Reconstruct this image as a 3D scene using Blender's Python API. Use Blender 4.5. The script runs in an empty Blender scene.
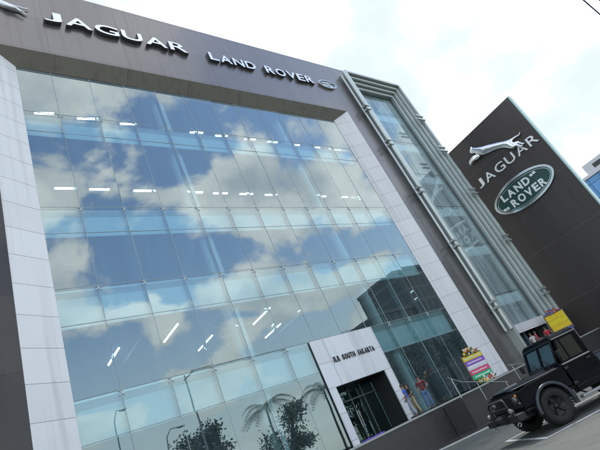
import bpy, bmesh, math, random
from mathutils import Vector, Matrix
random.seed(7)
PI = math.pi
R = math.radians
sc = bpy.context.scene
COL = sc.collection
EYE = 1.74

# ------------------------------------------------------------------ materials
def nt(name):
    m = bpy.data.materials.new(name); m.use_nodes = True
    n = m.node_tree.nodes; l = m.node_tree.links
    return m, n, l, n['Principled BSDF'], n['Material Output']

def mat(name, col, rough=.5, metal=0., var=.12, scale=6., coat=0., bump=0., spec=.5, detail=4, emit=0.):
    m, n, l, b, o = nt(name)
    tc = n.new('ShaderNodeTexCoord')
    nz = n.new('ShaderNodeTexNoise'); nz.inputs['Scale'].default_value = scale; nz.inputs['Detail'].default_value = detail
    l.new(tc.outputs['Object'], nz.inputs['Vector'])
    mx = n.new('ShaderNodeMix'); mx.data_type = 'RGBA'
    c = Vector(col)
    mx.inputs['A'].default_value = (*[max(0, x*(1-var)) for x in c], 1)
    mx.inputs['B'].default_value = (*[min(1, x*(1+var)) for x in c], 1)
    l.new(nz.outputs['Fac'], mx.inputs['Factor'])
    l.new(mx.outputs['Result'], b.inputs['Base Color'])
    b.inputs['Roughness'].default_value = rough
    b.inputs['Metallic'].default_value = metal
    b.inputs['Coat Weight'].default_value = coat
    b.inputs['Coat Roughness'].default_value = .06
    b.inputs['Specular IOR Level'].default_value = spec
    if bump:
        bp = n.new('ShaderNodeBump'); bp.inputs['Strength'].default_value = bump
        bp.inputs['Distance'].default_value = .02
        l.new(nz.outputs['Fac'], bp.inputs['Height']); l.new(bp.outputs['Normal'], b.inputs['Normal'])
    if emit:
        b.inputs['Emission Color'].default_value = (*col, 1); b.inputs['Emission Strength'].default_value = emit
    return m

def panel_mat(name, col, rough, metal, axes, size, offs=(0, 0), seam=.02, seamdark=.35, var=.06, coat=0.):
    """cladding: panel joints cut on a grid along two object axes"""
    m, n, l, b, o = nt(name)
    tc = n.new('ShaderNodeTexCoord'); sp = n.new('ShaderNodeSeparateXYZ'); l.new(tc.outputs['Object'], sp.inputs[0])
    def mth(op, a, bb=None):
        x = n.new('ShaderNodeMath'); x.operation = op
        for i, v in enumerate((a, bb)):
            if v is None: continue
            if isinstance(v, (int, float)): x.inputs[i].default_value = v
            else: l.new(v, x.inputs[i])
        return x.outputs[0]
    masks = []; cells = []
    for a, s, of in zip(axes, size, offs):
        if s <= 0: continue
        q = mth('DIVIDE', mth('SUBTRACT', sp.outputs['XYZ'.index(a)], of), s)
        cells.append(mth('FLOOR', q))
        fr = mth('FRACT', q)
        masks.append(mth('LESS_THAN', fr, seam/s))
    mk = masks[0]
    for x in masks[1:]: mk = mth('MAXIMUM', mk, x)
    cv = n.new('ShaderNodeCombineXYZ')
    for i, c in enumerate(cells): l.new(c, cv.inputs[i])
    wn = n.new('ShaderNodeTexWhiteNoise'); wn.noise_dimensions = '3D'; l.new(cv.outputs[0], wn.inputs['Vector'])
    nz = n.new('ShaderNodeTexNoise'); nz.inputs['Scale'].default_value = .9; nz.inputs['Detail'].default_value = 6
    l.new(tc.outputs['Object'], nz.inputs['Vector'])
    v = mth('ADD', mth('MULTIPLY', wn.outputs['Value'], var), mth('MULTIPLY', nz.outputs['Fac'], var))
    mp = n.new('ShaderNodeMapping'); mp.inputs['Scale'].default_value = (2.6, 2.6, .10); l.new(tc.outputs['Object'], mp.inputs['Vector'])
    st = n.new('ShaderNodeTexNoise'); st.inputs['Scale'].default_value = 1.; st.inputs['Detail'].default_value = 5; l.new(mp.outputs[0], st.inputs['Vector'])
    mr = n.new('ShaderNodeMapRange'); mr.inputs['From Min'].default_value = .52; mr.inputs['From Max'].default_value = .75; mr.inputs['To Min'].default_value = 0.; mr.inputs['To Max'].default_value = .22; l.new(st.outputs['Fac'], mr.inputs['Value'])
    v = mth('ADD', v, 1-var)
    v = mth('MULTIPLY', v, mth('SUBTRACT', 1., mr.outputs[0]))
    v = mth('MULTIPLY', v, mth('SUBTRACT', 1., mth('MULTIPLY', mk, 1-seamdark)))
    vm = n.new('ShaderNodeVectorMath'); vm.operation = 'SCALE'; vm.inputs[0].default_value = col; l.new(v, vm.inputs['Scale'])
    l.new(vm.outputs[0], b.inputs['Base Color'])
    b.inputs['Roughness'].default_value = rough; b.inputs['Metallic'].default_value = metal
    b.inputs['Coat Weight'].default_value = coat
    bp = n.new('ShaderNodeBump'); bp.inputs['Strength'].default_value = .6; bp.inputs['Distance'].default_value = .01; bp.invert = True
    l.new(mk, bp.inputs['Height']); l.new(bp.outputs['Normal'], b.inputs['Normal'])
    return m

def glass_mat(name, tint, base=.25, ior=1.7, rough=0., wav=.02, wscale=.35, haze=0., hazecol=(.62, .78, .80)):
    m, n, l, b, o = nt(name)
    n.remove(b)
    tr = n.new('ShaderNodeBsdfTransparent'); tr.inputs['Color'].default_value = (*tint, 1)
    gl = n.new('ShaderNodeBsdfGlossy'); gl.inputs['Roughness'].default_value = rough; gl.inputs['Color'].default_value = (.86, .98, 1., 1)
    fr = n.new('ShaderNodeFresnel'); fr.inputs['IOR'].default_value = ior
    ad = n.new('ShaderNodeMath'); ad.operation = 'ADD'; ad.inputs[1].default_value = base; ad.use_clamp = True
    l.new(fr.outputs[0], ad.inputs[0])
    mx = n.new('ShaderNodeMixShader'); l.new(ad.outputs[0], mx.inputs[0]); 
    body = tr.outputs[0]
    if haze:
        df = n.new('ShaderNodeBsdfDiffuse'); df.inputs['Color'].default_value = (*hazecol, 1)  # pale haze painted over the glass so it looks brighter
        t2 = n.new('ShaderNodeTexCoord'); mp = n.new('ShaderNodeMapping'); mp.inputs['Scale'].default_value = (1.5, 1.5, .25); l.new(t2.outputs['Object'], mp.inputs['Vector'])
        nf = n.new('ShaderNodeTexNoise'); nf.inputs['Scale'].default_value = 1.; nf.inputs['Detail'].default_value = 6; l.new(mp.outputs[0], nf.inputs['Vector'])
        mf = n.new('ShaderNodeMath'); mf.operation = 'MULTIPLY'; mf.inputs[1].default_value = haze*2; l.new(nf.outputs['Fac'], mf.inputs[0])
        m1 = n.new('ShaderNodeMixShader'); l.new(mf.outputs[0], m1.inputs[0]); l.new(tr.outputs[0], m1.inputs[1]); l.new(df.outputs[0], m1.inputs[2]); body = m1.outputs[0]
    l.new(body, mx.inputs[1]); l.new(gl.outputs[0], mx.inputs[2])
    l.new(mx.outputs[0], o.inputs['Surface'])
    tc = n.new('ShaderNodeTexCoord'); nz = n.new('ShaderNodeTexNoise'); nz.inputs['Scale'].default_value = wscale; nz.inputs['Detail'].default_value = 2
    l.new(tc.outputs['Object'], nz.inputs['Vector'])
    bp = n.new('ShaderNodeBump'); bp.inputs['Strength'].default_value = 1.; bp.inputs['Distance'].default_value = wav
    l.new(nz.outputs['Fac'], bp.inputs['Height']); l.new(bp.outputs['Normal'], gl.inputs['Normal'])
    return m

def leaf_mat(name, col):
    m, n, l, b, o = nt(name)
    ge = n.new('ShaderNodeNewGeometry')
    mx = n.new('ShaderNodeMix'); mx.data_type = 'RGBA'
    mx.inputs['A'].default_value = (*[x*.5 for x in col], 1); mx.inputs['B'].default_value = (*[x*1.5 for x in col], 1)
    l.new(ge.outputs['Random Per Island'], mx.inputs['Factor']); l.new(mx.outputs['Result'], b.inputs['Base Color'])
    b.inputs['Roughness'].default_value = .6
    return m

M = {}
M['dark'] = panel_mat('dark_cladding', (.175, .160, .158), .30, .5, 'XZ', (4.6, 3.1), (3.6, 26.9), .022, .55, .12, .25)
M['pier'] = panel_mat('pier_cladding', (.042, .036, .035), .34, .3, 'XZ', (4.6, 3.1), (3.6, 26.9), .022, .55, .12, .2)  # same cladding as the wall; weaker sky glare painted in as darker base
M['soffit'] = panel_mat('soffit_cladding', (.25, .23, .20), .42, .3, 'X', (4.2,), (2.6,), .03, .5, .12)
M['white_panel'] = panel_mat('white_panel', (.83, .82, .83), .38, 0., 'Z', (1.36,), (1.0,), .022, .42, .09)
M['shaded_white_panel'] = panel_mat('shaded_white_panel', (.72, .71, .72), .4, 0., 'Z', (1.36,), (1.0,), .022, .42, .09)  # copy of the white panel with shade put into a greyer base
M['portal'] = panel_mat('portal_panel', (.76, .77, .80), .38, 0., 'XZ', (1.95, 1.30), (14.12, -.78), .022, .42, .09)
M['sign_dark'] = panel_mat('sign_cladding', (.058, .047, .046), .38, .3, 'Z', (5.0,), (2.72+1.74-.02,), .03, 2.4, .1, .1)
M['glass'] = glass_mat('facade_glass', (.76, .97, .99), .185, 1.62, 0., .0012, .5, .06, (.45, .76, .86))
M['glass_bay'] = glass_mat('bay_glass', (.86, .96, .95), .05, 1.45, 0., .003, .5, .36)
M['lobby_glass'] = glass_mat('lobby_glass', (.5, .66, .66), .02, 1.4, 0., .001, .5)
M['spandrel'] = mat('spandrel_panel', (.74, .87, .93), .5, 0, .08, .3)
M['slab_edge'] = mat('slab_edge', (.42, .48, .49), .6, 0, .1, 1.)
M['rail_metal'] = mat('rail_metal', (.55, .60, .60), .3, .6, .1, 3.)
M['fin'] = glass_mat('fin_glass', (.80, .93, .92), .10, 1.5)
M['joint'] = mat('joint_seal', (.40, .48, .50), .6)
M['steel'] = mat('steel', (.6, .63, .64), .28, .9, .08, 5.)
M['ceiling'] = mat('ceiling_paint', (.12, .145, .165), .8, 0, .1, .3)
M['floor_in'] = mat('inner_floor', (.25, .25, .25), .4)
M['wall_in'] = mat('inner_wall', (.09, .13, .17), .8, 0, .25, .25)
M['col_white'] = mat('column_white', (.80, .88, .90), .5, 0, .06, 1.)
M['bay_wall'] = mat('bay_wall', (.50, .57, .57), .7, 0, .3, .25)
M['tube'] = mat('lit_tube', (1., .97, .93), .5, 0, 0., 1., emit=2.6)
M['bay_frame'] = mat('bay_frame', (.52, .56, .54), .35, .55, .12, 1.2)
M['bay_frame_dark'] = mat('bay_frame_dark', (.13, .15, .145), .4, .3, .15, 1.2)
M['letter'] = mat('letter_chrome', (.88, .89, .91), .25, .3, .04, 2.)
M['letter_side'] = mat('letter_side', (.10, .10, .11), .4, .3)
M['chrome'] = mat('chrome', (.72, .73, .75), .16, .95, .08, 3.)
M['green'] = mat('badge_green', (.012, .060, .050), .3, .1, .1, 3., coat=.3)
M['edge_glass'] = mat('pylon_edge', (.42, .62, .60), .25, .1, .1, .6)
M['black_letter'] = mat('black_letter', (.015, .015, .017), .4)
M['granite'] = mat('dark_granite', (.060, .056, .055), .22, 0, .35, 14., bump=.02)
M['stone_edge'] = mat('stone_edge', (.38, .40, .37), .5, 0, .2, 5.)
M['white_line'] = mat('road_paint', (.66, .66, .68), .6, 0, .25, 9.)
def worn_paint():
    m, n, l, b, o = nt('road_paint')
    tc = n.new('ShaderNodeTexCoord'); a = n.new('ShaderNodeTexNoise'); a.inputs['Scale'].default_value = 9.; a.inputs['Detail'].default_value = 8; l.new(tc.outputs['Object'], a.inputs['Vector'])
    r = n.new('ShaderNodeMapRange'); r.inputs['From Min'].default_value = .54; r.inputs['From Max'].default_value = .66; l.new(a.outputs['Fac'], r.inputs['Value'])
    x = n.new('ShaderNodeMix'); x.data_type = 'RGBA'; x.inputs['A'].default_value = (.64, .64, .66, 1); x.inputs['B'].default_value = (.22, .22, .21, 1); l.new(r.outputs[0], x.inputs['Factor']); l.new(x.outputs['Result'], b.inputs['Base Color']); b.inputs['Roughness'].default_value = .65
    return m
M['white_line'] = worn_paint()
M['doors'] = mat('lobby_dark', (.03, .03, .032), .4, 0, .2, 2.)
# asphalt with two noise scales
def asphalt():
    m, n, l, b, o = nt('asphalt')
    tc = n.new('ShaderNodeTexCoord')
    a = n.new('ShaderNodeTexNoise'); a.inputs['Scale'].default_value = .45; a.inputs['Detail'].default_value = 7
    c = n.new('ShaderNodeTexNoise'); c.inputs['Scale'].default_value = 55.; c.inputs['Detail'].default_value = 3
    for x in (a, c): l.new(tc.outputs['Object'], x.inputs['Vector'])
    r1 = n.new('ShaderNodeMix'); r1.data_type = 'RGBA'; r1.inputs['A'].default_value = (.070, .075, .068, 1); r1.inputs['B'].default_value = (.125, .132, .120, 1)
    l.new(a.outputs['Fac'], r1.inputs['Factor'])
    r2 = n.new('ShaderNodeMix'); r2.data_type = 'RGBA'; r2.blend_type = 'MULTIPLY'; r2.inputs['Factor'].default_value = 1.
    mr = n.new('ShaderNodeMapRange'); mr.inputs['From Min'].default_value = .3; mr.inputs['From Max'].default_value = .7
    mr.inputs['To Min'].default_value = .55; mr.inputs['To Max'].default_value = 1.4
    l.new(c.outputs['Fac'], mr.inputs['Value'])
    e = n.new('ShaderNodeTexNoise'); e.inputs['Scale'].default_value = 1.7; e.inputs['Detail'].default_value = 5; e.inputs['Distortion'].default_value = .8; l.new(tc.outputs['Object'], e.inputs['Vector'])
    m2 = n.new('ShaderNodeMapRange'); m2.inputs['From Min'].default_value = .55; m2.inputs['From Max'].default_value = .68; m2.inputs['To Min'].default_value = 1.; m2.inputs['To Max'].default_value = .68; l.new(e.outputs['Fac'], m2.inputs['Value'])
    mm = n.new('ShaderNodeMath'); mm.operation = 'MULTIPLY'; l.new(mr.outputs[0], mm.inputs[0]); l.new(m2.outputs[0], mm.inputs[1])
    l.new(r1.outputs['Result'], r2.inputs['A']); l.new(mm.outputs[0], r2.inputs['B']); l.new(r2.outputs['Result'], b.inputs['Base Color'])
    b.inputs['Roughness'].default_value = .8
    bp = n.new('ShaderNodeBump'); bp.inputs['Strength'].default_value = .4; bp.inputs['Distance'].default_value = .008
    l.new(c.outputs['Fac'], bp.inputs['Height']); l.new(bp.outputs['Normal'], b.inputs['Normal'])
    return m
M['asphalt'] = asphalt()

# ------------------------------------------------------------------ mesh helpers
class MB:
    def __init__(s): s.v = []; s.f = []; s.sm = []
    def add(s, vs, fs, smooth=False):
        o = len(s.v); s.v += [Vector(x) for x in vs]
        for f in fs: s.f.append([i+o for i in f]); s.sm.append(smooth)
        return s
    def box(s, x0, x1, y0, y1, z0, z1):
        vs = [(x0, y0, z0), (x1, y0, z0), (x1, y1, z0), (x0, y1, z0), (x0, y0, z1), (x1, y0, z1), (x1, y1, z1), (x0, y1, z1)]
        return s.add(vs, [(0, 3, 2, 1), (4, 5, 6, 7), (0, 1, 5, 4), (1, 2, 6, 5), (2, 3, 7, 6), (3, 0, 4, 7)])
    def prism(s, poly, d0, d1, axis='y'):
        """poly of 2-d points; extruded from d0 to d1 along axis"""
        n = len(poly)
        def P(a, b, d): return {'y': (a, d, b), 'x': (d, a, b), 'z': (a, b, d)}[axis]
        vs = [P(a, b, d0) for a, b in poly]+[P(a, b, d1) for a, b in poly]
        fs = [list(range(n))[::-1], list(range(n, 2*n))]+[(i, (i+1) % n, (i+1) % n+n, i+n) for i in range(n)]
        return s.add(vs, fs)
    def tube(s, pts, r, seg=8, cap=True, smooth=True):
        pts = [Vector(p) for p in pts]; rs = r if isinstance(r, (list, tuple)) else [r]*len(pts)
        rings = []; up = None
        for i, p in enumerate(pts):
            d = (pts[min(i+1, len(pts)-1)]-pts[max(i-1, 0)]).normalized()
            if up is None:
                up = Vector((0, 0, 1)) if abs(d.z) < .9 else Vector((1, 0, 0))
            a = d.cross(up).normalized(); b = a.cross(d).normalized(); up = b
            rings.append([p+(a*math.cos(t)+b*math.sin(t))*rs[i] for t in [2*PI*k/seg for k in range(seg)]])
        vs = [q for rg in rings for q in rg]; fs = []
        for i in range(len(pts)-1):
            for k in range(seg):
                fs.append((i*seg+k, i*seg+(k+1) % seg, (i+1)*seg+(k+1) % seg, (i+1)*seg+k))
        s.add(vs, fs, smooth)
        if cap:
            s.add(rings[0], [list(range(seg))[::-1]]); s.add(rings[-1], [list(range(seg))])
        return s
    def lathe(s, prof, center, axis='y', seg=40, smooth=True):
        """prof: (radius, along) pairs, open"""
        c = Vector(center); n = len(prof); vs = []; fs = []
        for k in range(seg):
            t = 2*PI*k/seg
            for r, a in prof:
                u, w = r*math.cos(t), r*math.sin(t)
                vs.append(c+Vector({'y': (u, a, w), 'x': (a, u, w), 'z': (u, w, a)}[axis]))
        for k in range(seg):
            for i in range(n-1):
                a = k*n+i; b = ((k+1) % seg)*n+i
                fs.append((a, a+1, b+1, b))
        return s.add(vs, fs, smooth)
    def ellipsoid(s, c, r, nu=12, nv=8, smooth=True, z0=-1.):
        vs = []; fs = []
        for j in range(nv+1):
            ph = math.asin(max(-1, min(1, z0+(1-z0)*j/nv)))
            for i in range(nu):
                t = 2*PI*i/nu
                vs.append((c[0]+r[0]*math.cos(ph)*math.cos(t), c[1]+r[1]*math.cos(ph)*math.sin(t), c[2]+r[2]*math.sin(ph)))
        for j in range(nv):
            for i in range(nu):
                fs.append((j*nu+i, j*nu+(i+1) % nu, (j+1)*nu+(i+1) % nu, (j+1)*nu+i))
        return s.add(vs, fs, smooth)
    def build(s, name, m, parent=None, bevel=0., world=True, xf=None, fixn=True):
        me = bpy.data.meshes.new(name)
        off = Vector((0, 0, 0))
        if parent is not None and world:
            p = parent
            while p is not None: off += p.location; p = p.parent
        vs = [(xf @ v if xf is not None else v)-off for v in s.v]
        me.from_pydata(vs, [], s.f); me.update()
        for p, k in zip(me.polygons, s.sm): p.use_smooth = k
        if fixn:
            bm = bmesh.new(); bm.from_mesh(me)
            bmesh.ops.recalc_face_normals(bm, faces=bm.faces); bm.to_mesh(me); bm.free()
        for x in (m if isinstance(m, (list, tuple)) else [m]): me.materials.append(x)
        o = bpy.data.objects.new(name, me); COL.objects.link(o)
        if parent is not None: o.parent = parent
        if bevel:
            b = o.modifiers.new('bevel', 'BEVEL'); b.width = bevel; b.segments = 2; b.limit_method = 'ANGLE'
        return o

def thing(name, label, cat, loc=(0, 0, 0), rz=0., group=None):
    o = bpy.data.objects.new(name, None); COL.objects.link(o); o.location = loc; o.rotation_euler = (0, 0, rz)
    o.empty_display_size = .3
    return tag(o, label, cat, group)
def tag(o, label, cat, group=None):
    o['label'] = label; o['category'] = cat
    if group: o['group'] = group
    return o
def struct(o): o['kind'] = 'structure'; return o
def part(name, parent, loc=(0, 0, 0)):
    o = bpy.data.objects.new(name, None); COL.objects.link(o); o.parent = parent; o.location = loc; return o

# ------------------------------------------------------------------ lettering
def glyph(ch, height, width, depth, bold):
    cu = bpy.data.curves.new('glyph', 'FONT'); cu.body = ch; cu.size = 1.; cu.offset = bold; cu.extrude = .5; cu.resolution_u = 6
    o = bpy.data.objects.new('glyph', cu); COL.objects.link(o)
    dg = bpy.context.evaluated_depsgraph_get(); dg.update()
    me = bpy.data.meshes.new_from_object(o.evaluated_get(dg)); bpy.data.objects.remove(o)
    xs = [v.co.x for v in me.vertices]; ys = [v.co.y for v in me.vertices]
    x0, x1 = min(xs), max(xs); y0, y1 = min(ys), max(ys)
    for v in me.vertices:
        v.co = Vector(((v.co.x-x0)/(x1-x0)*width, (v.co.y-y0)/(y1-y0)*height, (v.co.z+.5)*depth))
    return me
WID = dict(J=.72, A=1.12, G=1.08, U=1.0, R=1.0, L=.85, N=1.08, D=1.06, O=1.14, V=1.08, E=.9, S=.95, T=.95, H=1.05, K=1.05)
def lettering(text, parent, xf, total, height, depth, gap, m, bold=.02, space=.6, sidem=None):
    """each letter a child of parent, laid from x=0 to x=total in the local text plane, then placed by xf"""
    w = [WID.get(c, 1.) if c != ' ' else space for c in text]
    scale = (total-gap*(len(text)-1))/sum(w); x = 0
    off = parent.location.copy(); p = parent.parent
    while p is not None: off += p.location; p = p.parent
    for c, ww in zip(text, w):
        if c != ' ':
            me = glyph(c, height, ww*scale, depth, bold)
            for v in me.vertices: v.co = xf @ (v.co+Vector((x, 0, 0)))-off
            me.materials.clear(); me.materials.append(m)
            if sidem:
                me.materials.append(sidem); nrm = xf.to_3x3() @ Vector((0, 0, 1))
                me.update()
                for pl in me.polygons: pl.material_index = 0 if abs(pl.normal.dot(nrm)) > .7 else 1
            o = bpy.data.objects.new('letter', me); COL.objects.link(o); o.parent = parent
        x += ww*scale+gap
def frame_front(x, y, z):   # text plane facing -y
    return Matrix(((1, 0, 0, x), (0, 0, -1, y), (0, 1, 0, z), (0, 0, 0, 1)))
def frame_side(x, y, z):    # text plane facing -x, reading towards -y
    return Matrix(((0, 0, -1, x), (-1, 0, 0, y), (0, 1, 0, z), (0, 0, 0, 1)))

# ------------------------------------------------------------------ skinned figures
def skin_mesh(name, nodes, edges, sub=2, root=0, smooth=True):
    """nodes: (pos, rx, ry)"""
    me = bpy.data.meshes.new(name); me.from_pydata([n[0] for n in nodes], edges, []); me.update()
    o = bpy.data.objects.new(name, me); COL.objects.link(o)
    md = o.modifiers.new('skin', 'SKIN'); md.use_smooth_shade = True; md.branch_smoothing = .4
    if not me.skin_vertices:
        bm = bmesh.new(); bm.from_mesh(me); bm.verts.layers.skin.verify(); bm.to_mesh(me); bm.free()
    for i, n in enumerate(nodes):
        sv = me.skin_vertices[0].data[i]; sv.radius = (n[1], n[2] if len(n) > 2 else n[1]); sv.use_root = (i == root)
    ss = o.modifiers.new('sub', 'SUBSURF'); ss.levels = sub; ss.render_levels = sub
    dg = bpy.context.evaluated_depsgraph_get(); dg.update()
    out = bpy.data.meshes.new_from_object(o.evaluated_get(dg)); bpy.data.objects.remove(o)
    for p in out.polygons: p.use_smooth = smooth
    return out
def link_mesh(name, me, m, parent=None, xf=None):
    if xf is not None: me.transform(xf)
    me.materials.clear(); me.materials.append(m); me.name = name
    o = bpy.data.objects.new(name, me); COL.objects.link(o)
    if parent is not None: o.parent = parent
    return o

SKINM = mat('skin', (.30, .17, .11), .55, 0, .06, 8.)
HAIRM = mat('hair', (.012, .010, .009), .5, 0, .2, 30.)
def person(label, loc, rz, shirt, trousers, shoes=(.03, .03, .03), h=1.68, lean=.0, stride=.10, armL=(.05, .05), armR=(.05, .05), longhair=False, bag=None, group=None):
    """local: faces +y, left is -x; built 1.70 m tall, scaled to h"""
    t = thing('person', label, 'person', loc, rz, group); k = h/1.70; t.scale = (k, k, k)
    V = Vector
    hip, chest, neck = V((0, 0, .92)), V((0, lean*.7, 1.28)), V((0, lean, 1.45))
    nodes = []; edges = []
    def nd(p, rx, ry=None): nodes.append((tuple(p), rx, ry or rx)); return len(nodes)-1
    def ed(a, b): edges.append((a, b))
    P = nd(hip, .13, .10); W = nd((0, lean*.35, 1.08), .12, .09); C = nd(chest, .14, .10); N = nd(neck, .055, .055)
    ed(P, W); ed(W, C); ed(C, N)
    H0 = nd((0, lean+.01, 1.53), .062, .07); H1 = nd((0, lean+.015, 1.61), .076, .09); H2 = nd((0, lean+.005, 1.67), .06, .07)
    ed(N, H0); ed(H0, H1); ed(H1, H2)
    arms = {}; legs = {}
    for s, (out, fw) in ((-1, armL), (1, armR)):
        sh = V((s*.185, lean*.9, 1.40)); el = V((s*(.215+out), lean*.7-.02+fw*.2, 1.12)); wr = V((s*(.215+out*.6), lean*.5+.06+fw, .90+fw*.7))
        dr = (wr-el).normalized(); pm = wr+dr*.07
        a = nd(sh, .055); b = nd(el, .042); c = nd(wr, .028); d = nd(pm, .030, .018)
        ed(C, a); ed(a, b); ed(b, c); ed(c, d); arms[s] = (sh, el, wr)
        for q in range(4):
            f0 = pm+V((0, (q-1.5)*.019, 0))+dr*.02; L = (.062, .075, .070, .052)[q]
            e0 = nd(f0+dr*.012, .009); e1 = nd(f0+dr*L*.6+V((-s*.006, 0, 0)), .008); e2 = nd(f0+dr*L+V((-s*.02, 0, 0)), .007)
            ed(d, e0); ed(e0, e1); ed(e1, e2)
        th = wr+dr*.03+V((0, .03, 0)); g0 = nd(th, .010); g1 = nd(th+dr*.03+V((-s*.012, .018, 0)), .009)
        ed(c, g0); ed(g0, g1)
    for s in (-1, 1):
        hp = V((s*.09, 0, .86)); kn = V((s*.10, .03+s*stride*.5, .48)); an = V((s*.10, -.01+s*stride, .09)); to = V((s*.115, .13+s*stride, .035))
        a = nd(hp, .085); b = nd(kn, .058); c = nd(an, .040); d = nd(to, .036, .028)
        ed(P, a); ed(a, b); ed(b, c); ed(c, d); legs[s] = (hp, kn, an, to)
    body = link_mesh('body', skin_mesh('body', nodes, edges, 2, 0), SKINM, t)
    # face relief on the same mesh
    fb = MB(); y = lean+.10
    fb.ellipsoid((0, y+.004, 1.585), (.012, .020, .022), 8, 6)
    for s in (-1, 1): fb.ellipsoid((s*.079, lean+.01, 1.60), (.012, .022, .03), 8, 6)
    fb.ellipsoid((0, y-.012, 1.545), (.024, .010, .007), 8, 6)
    fb.build('face', SKINM, body, world=False)
    eb = MB()
    for s in (-1, 1): eb.ellipsoid((s*.03, y-.012, 1.615), (.012, .008, .008), 8, 6)
    eb.build('eyes', HAIRM, body, world=False)
    hb = MB(); hb.ellipsoid((0, lean-.008, 1.625), (.092, .108, .095), 16, 10, True, -.15)
    if longhair: hb.ellipsoid((0, lean-.075, 1.52), (.08, .05, .15), 12, 8)
    hb.build('hair', HAIRM, t, world=False)
    sm = mat('shirt_cloth', shirt, .85, 0, .15, 9.); tm = mat('trouser_cloth', trousers, .85, 0, .15, 9.); om = mat('shoe', shoes, .5)
    nodes = []; edges = []
    P = nd((0, 0, .86), .152, .122); W = nd((0, lean*.35, 1.08), .142, .112); C = nd(chest, .158, .122); C2 = nd((0, lean, 1.41), .10, .085)
    ed(P, W); ed(W, C); ed(C, C2)
    for s in (-1, 1):
        sh, el, wr = arms[s]; a = nd(sh, .072); b = nd(sh.lerp(el, .75), .062); ed(C, a); ed(a, b)
    link_mesh('shirt', skin_mesh('shirt', nodes, edges, 2, 0), sm, t)
    nodes = []; edges = []
    P = nd((0, 0, .93), .135, .108)
    for s in (-1, 1):
        hp, kn, an, to = legs[s]; a = nd(hp, .100); b = nd(kn, .078); c = nd(an+V((0, 0, .02)), .062); ed(P, a); ed(a, b); ed(b, c)
    link_mesh('trousers', skin_mesh('trousers', nodes, edges, 2, 0), tm, t)
    for s in (-1, 1):
        hp, kn, an, to = legs[s]
        b = MB(); b.ellipsoid((to.x, to.y-.045, .04), (.052, .135, .042), 12, 8); b.build('shoe', om, t, world=False)
    return t

# ------------------------------------------------------------------ ground
g = MB(); g.add([(-900, -900, 0), (900, -900, 0), (900, 900, 0), (-900, 900, 0)], [(0, 1, 2, 3)])
struct(g.build('ground', M['asphalt']))
# dark polished paving between the car park and the terrace wall
pv = MB(); pv.add([(-12, 16.58, .004), (15.6, 16.58, .004), (19.3, 12.1, .004), (21.2, 11.2, .004), (30., 9.2, .004), (44.5, 8.6, .004), (44.5, 16.58, .004)], [tuple(range(7))])
struct(pv.build('paving', M['granite']))
kb = MB()
kp = [(13.8, 16.5), (16.1, 15.5), (19.35, 12.05), (21.25, 11.1), (30, 9.1)]
kb.tube([(x, y, .03) for x, y in kp], .05, 6)
struct(kb.build('kerb', M['stone_edge']))
# white painted bay on the asphalt
A_, B_, C_ = Vector((11.53, 6.95, .005)), Vector((13.21, 9.18, .005)), Vector((.843, -.537, 0))
lm = MB(); wv = .062
nn = Vector((.537, .843, 0))
def line(p, q):
    d = (q-p).normalized(); n_ = Vector((-d.y, d.x, 0))*wv
    return [p-n_, q-n_, q+n_, p+n_]
lm.add(line(A_-C_*wv, A_+C_*6.0), [(0, 1, 2, 3)])
lm.add(line(B_-C_*wv, B_+C_*6.0), [(0, 1, 2, 3)])
d_ = (B_-A_).normalized()
lm.add(line(A_+d_*(wv+.002), B_-d_*(wv+.002)), [(0, 1, 2, 3)])
for v in lm.v: v.z = .005
struct(lm.build('parking_marking', M['white_line']))
# raised terrace in front of the showroom
PZ = 1.58
tr = MB(); tr.box(-12, 44.4, 16.6, 32, 0, PZ-.09)
struct(tr.build('terrace', M['granite']))
te = MB(); te.box(-12, 44.4, 16.56, 16.9, PZ-.085, PZ)
struct(te.build('terrace_kerb', M['stone_edge']))
tf = MB(); tf.box(-12, 44.4, 16.903, 32, PZ-.085, PZ-.004)
struct(tf.build('terrace_floor', M['granite']))
rp = MB(); rp.prism([(20.4, 0.006), (20.4, 1.45), (21.3, 1.08), (26.2, 0.006)], 15.25, 16.55, 'y')
struct(rp.build('ramp', M['granite']))

# ------------------------------------------------------------------ showroom building
BX0, BX1, ROOF = -14., 34.3, 33.4
GX0, GX1, GY, GT = 4.07, 28.6, 18.75, 26.0
OX0, OX1, OT = 2.52, 30.15, 26.75
bld = thing('showroom_building', 'huge dark clad showroom with a white framed glass front and a stepped glass bay', 'building', (16, 18, 0))
# front wall around the opening, butt jointed
w = MB()
w.box(OX1, BX1, 18, 18.7, 1.58, OT); w.box(BX0, BX1, 18, 18.7, OT, ROOF)
w.build('front_wall', M['dark'], bld)
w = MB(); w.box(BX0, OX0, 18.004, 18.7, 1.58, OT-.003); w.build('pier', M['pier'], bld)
b = MB(); b.box(BX0, BX1-.01, 18.71, 36, ROOF-.6, ROOF-.1); b.box(BX0-.3, BX0-.01, 18.71, 36, 1.58, ROOF-.2); b.box(36.6, 36.9, 25.4, 36, 1.58, ROOF-.65); b.box(BX1+.01, 36.9, 25.35, 36, ROOF-.6, ROOF-.1)
b.box(BX0, 36.9, 36.001, 36.3, 1.58, ROOF-.65)
b.build('outer_shell', M['dark'], bld)
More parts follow.
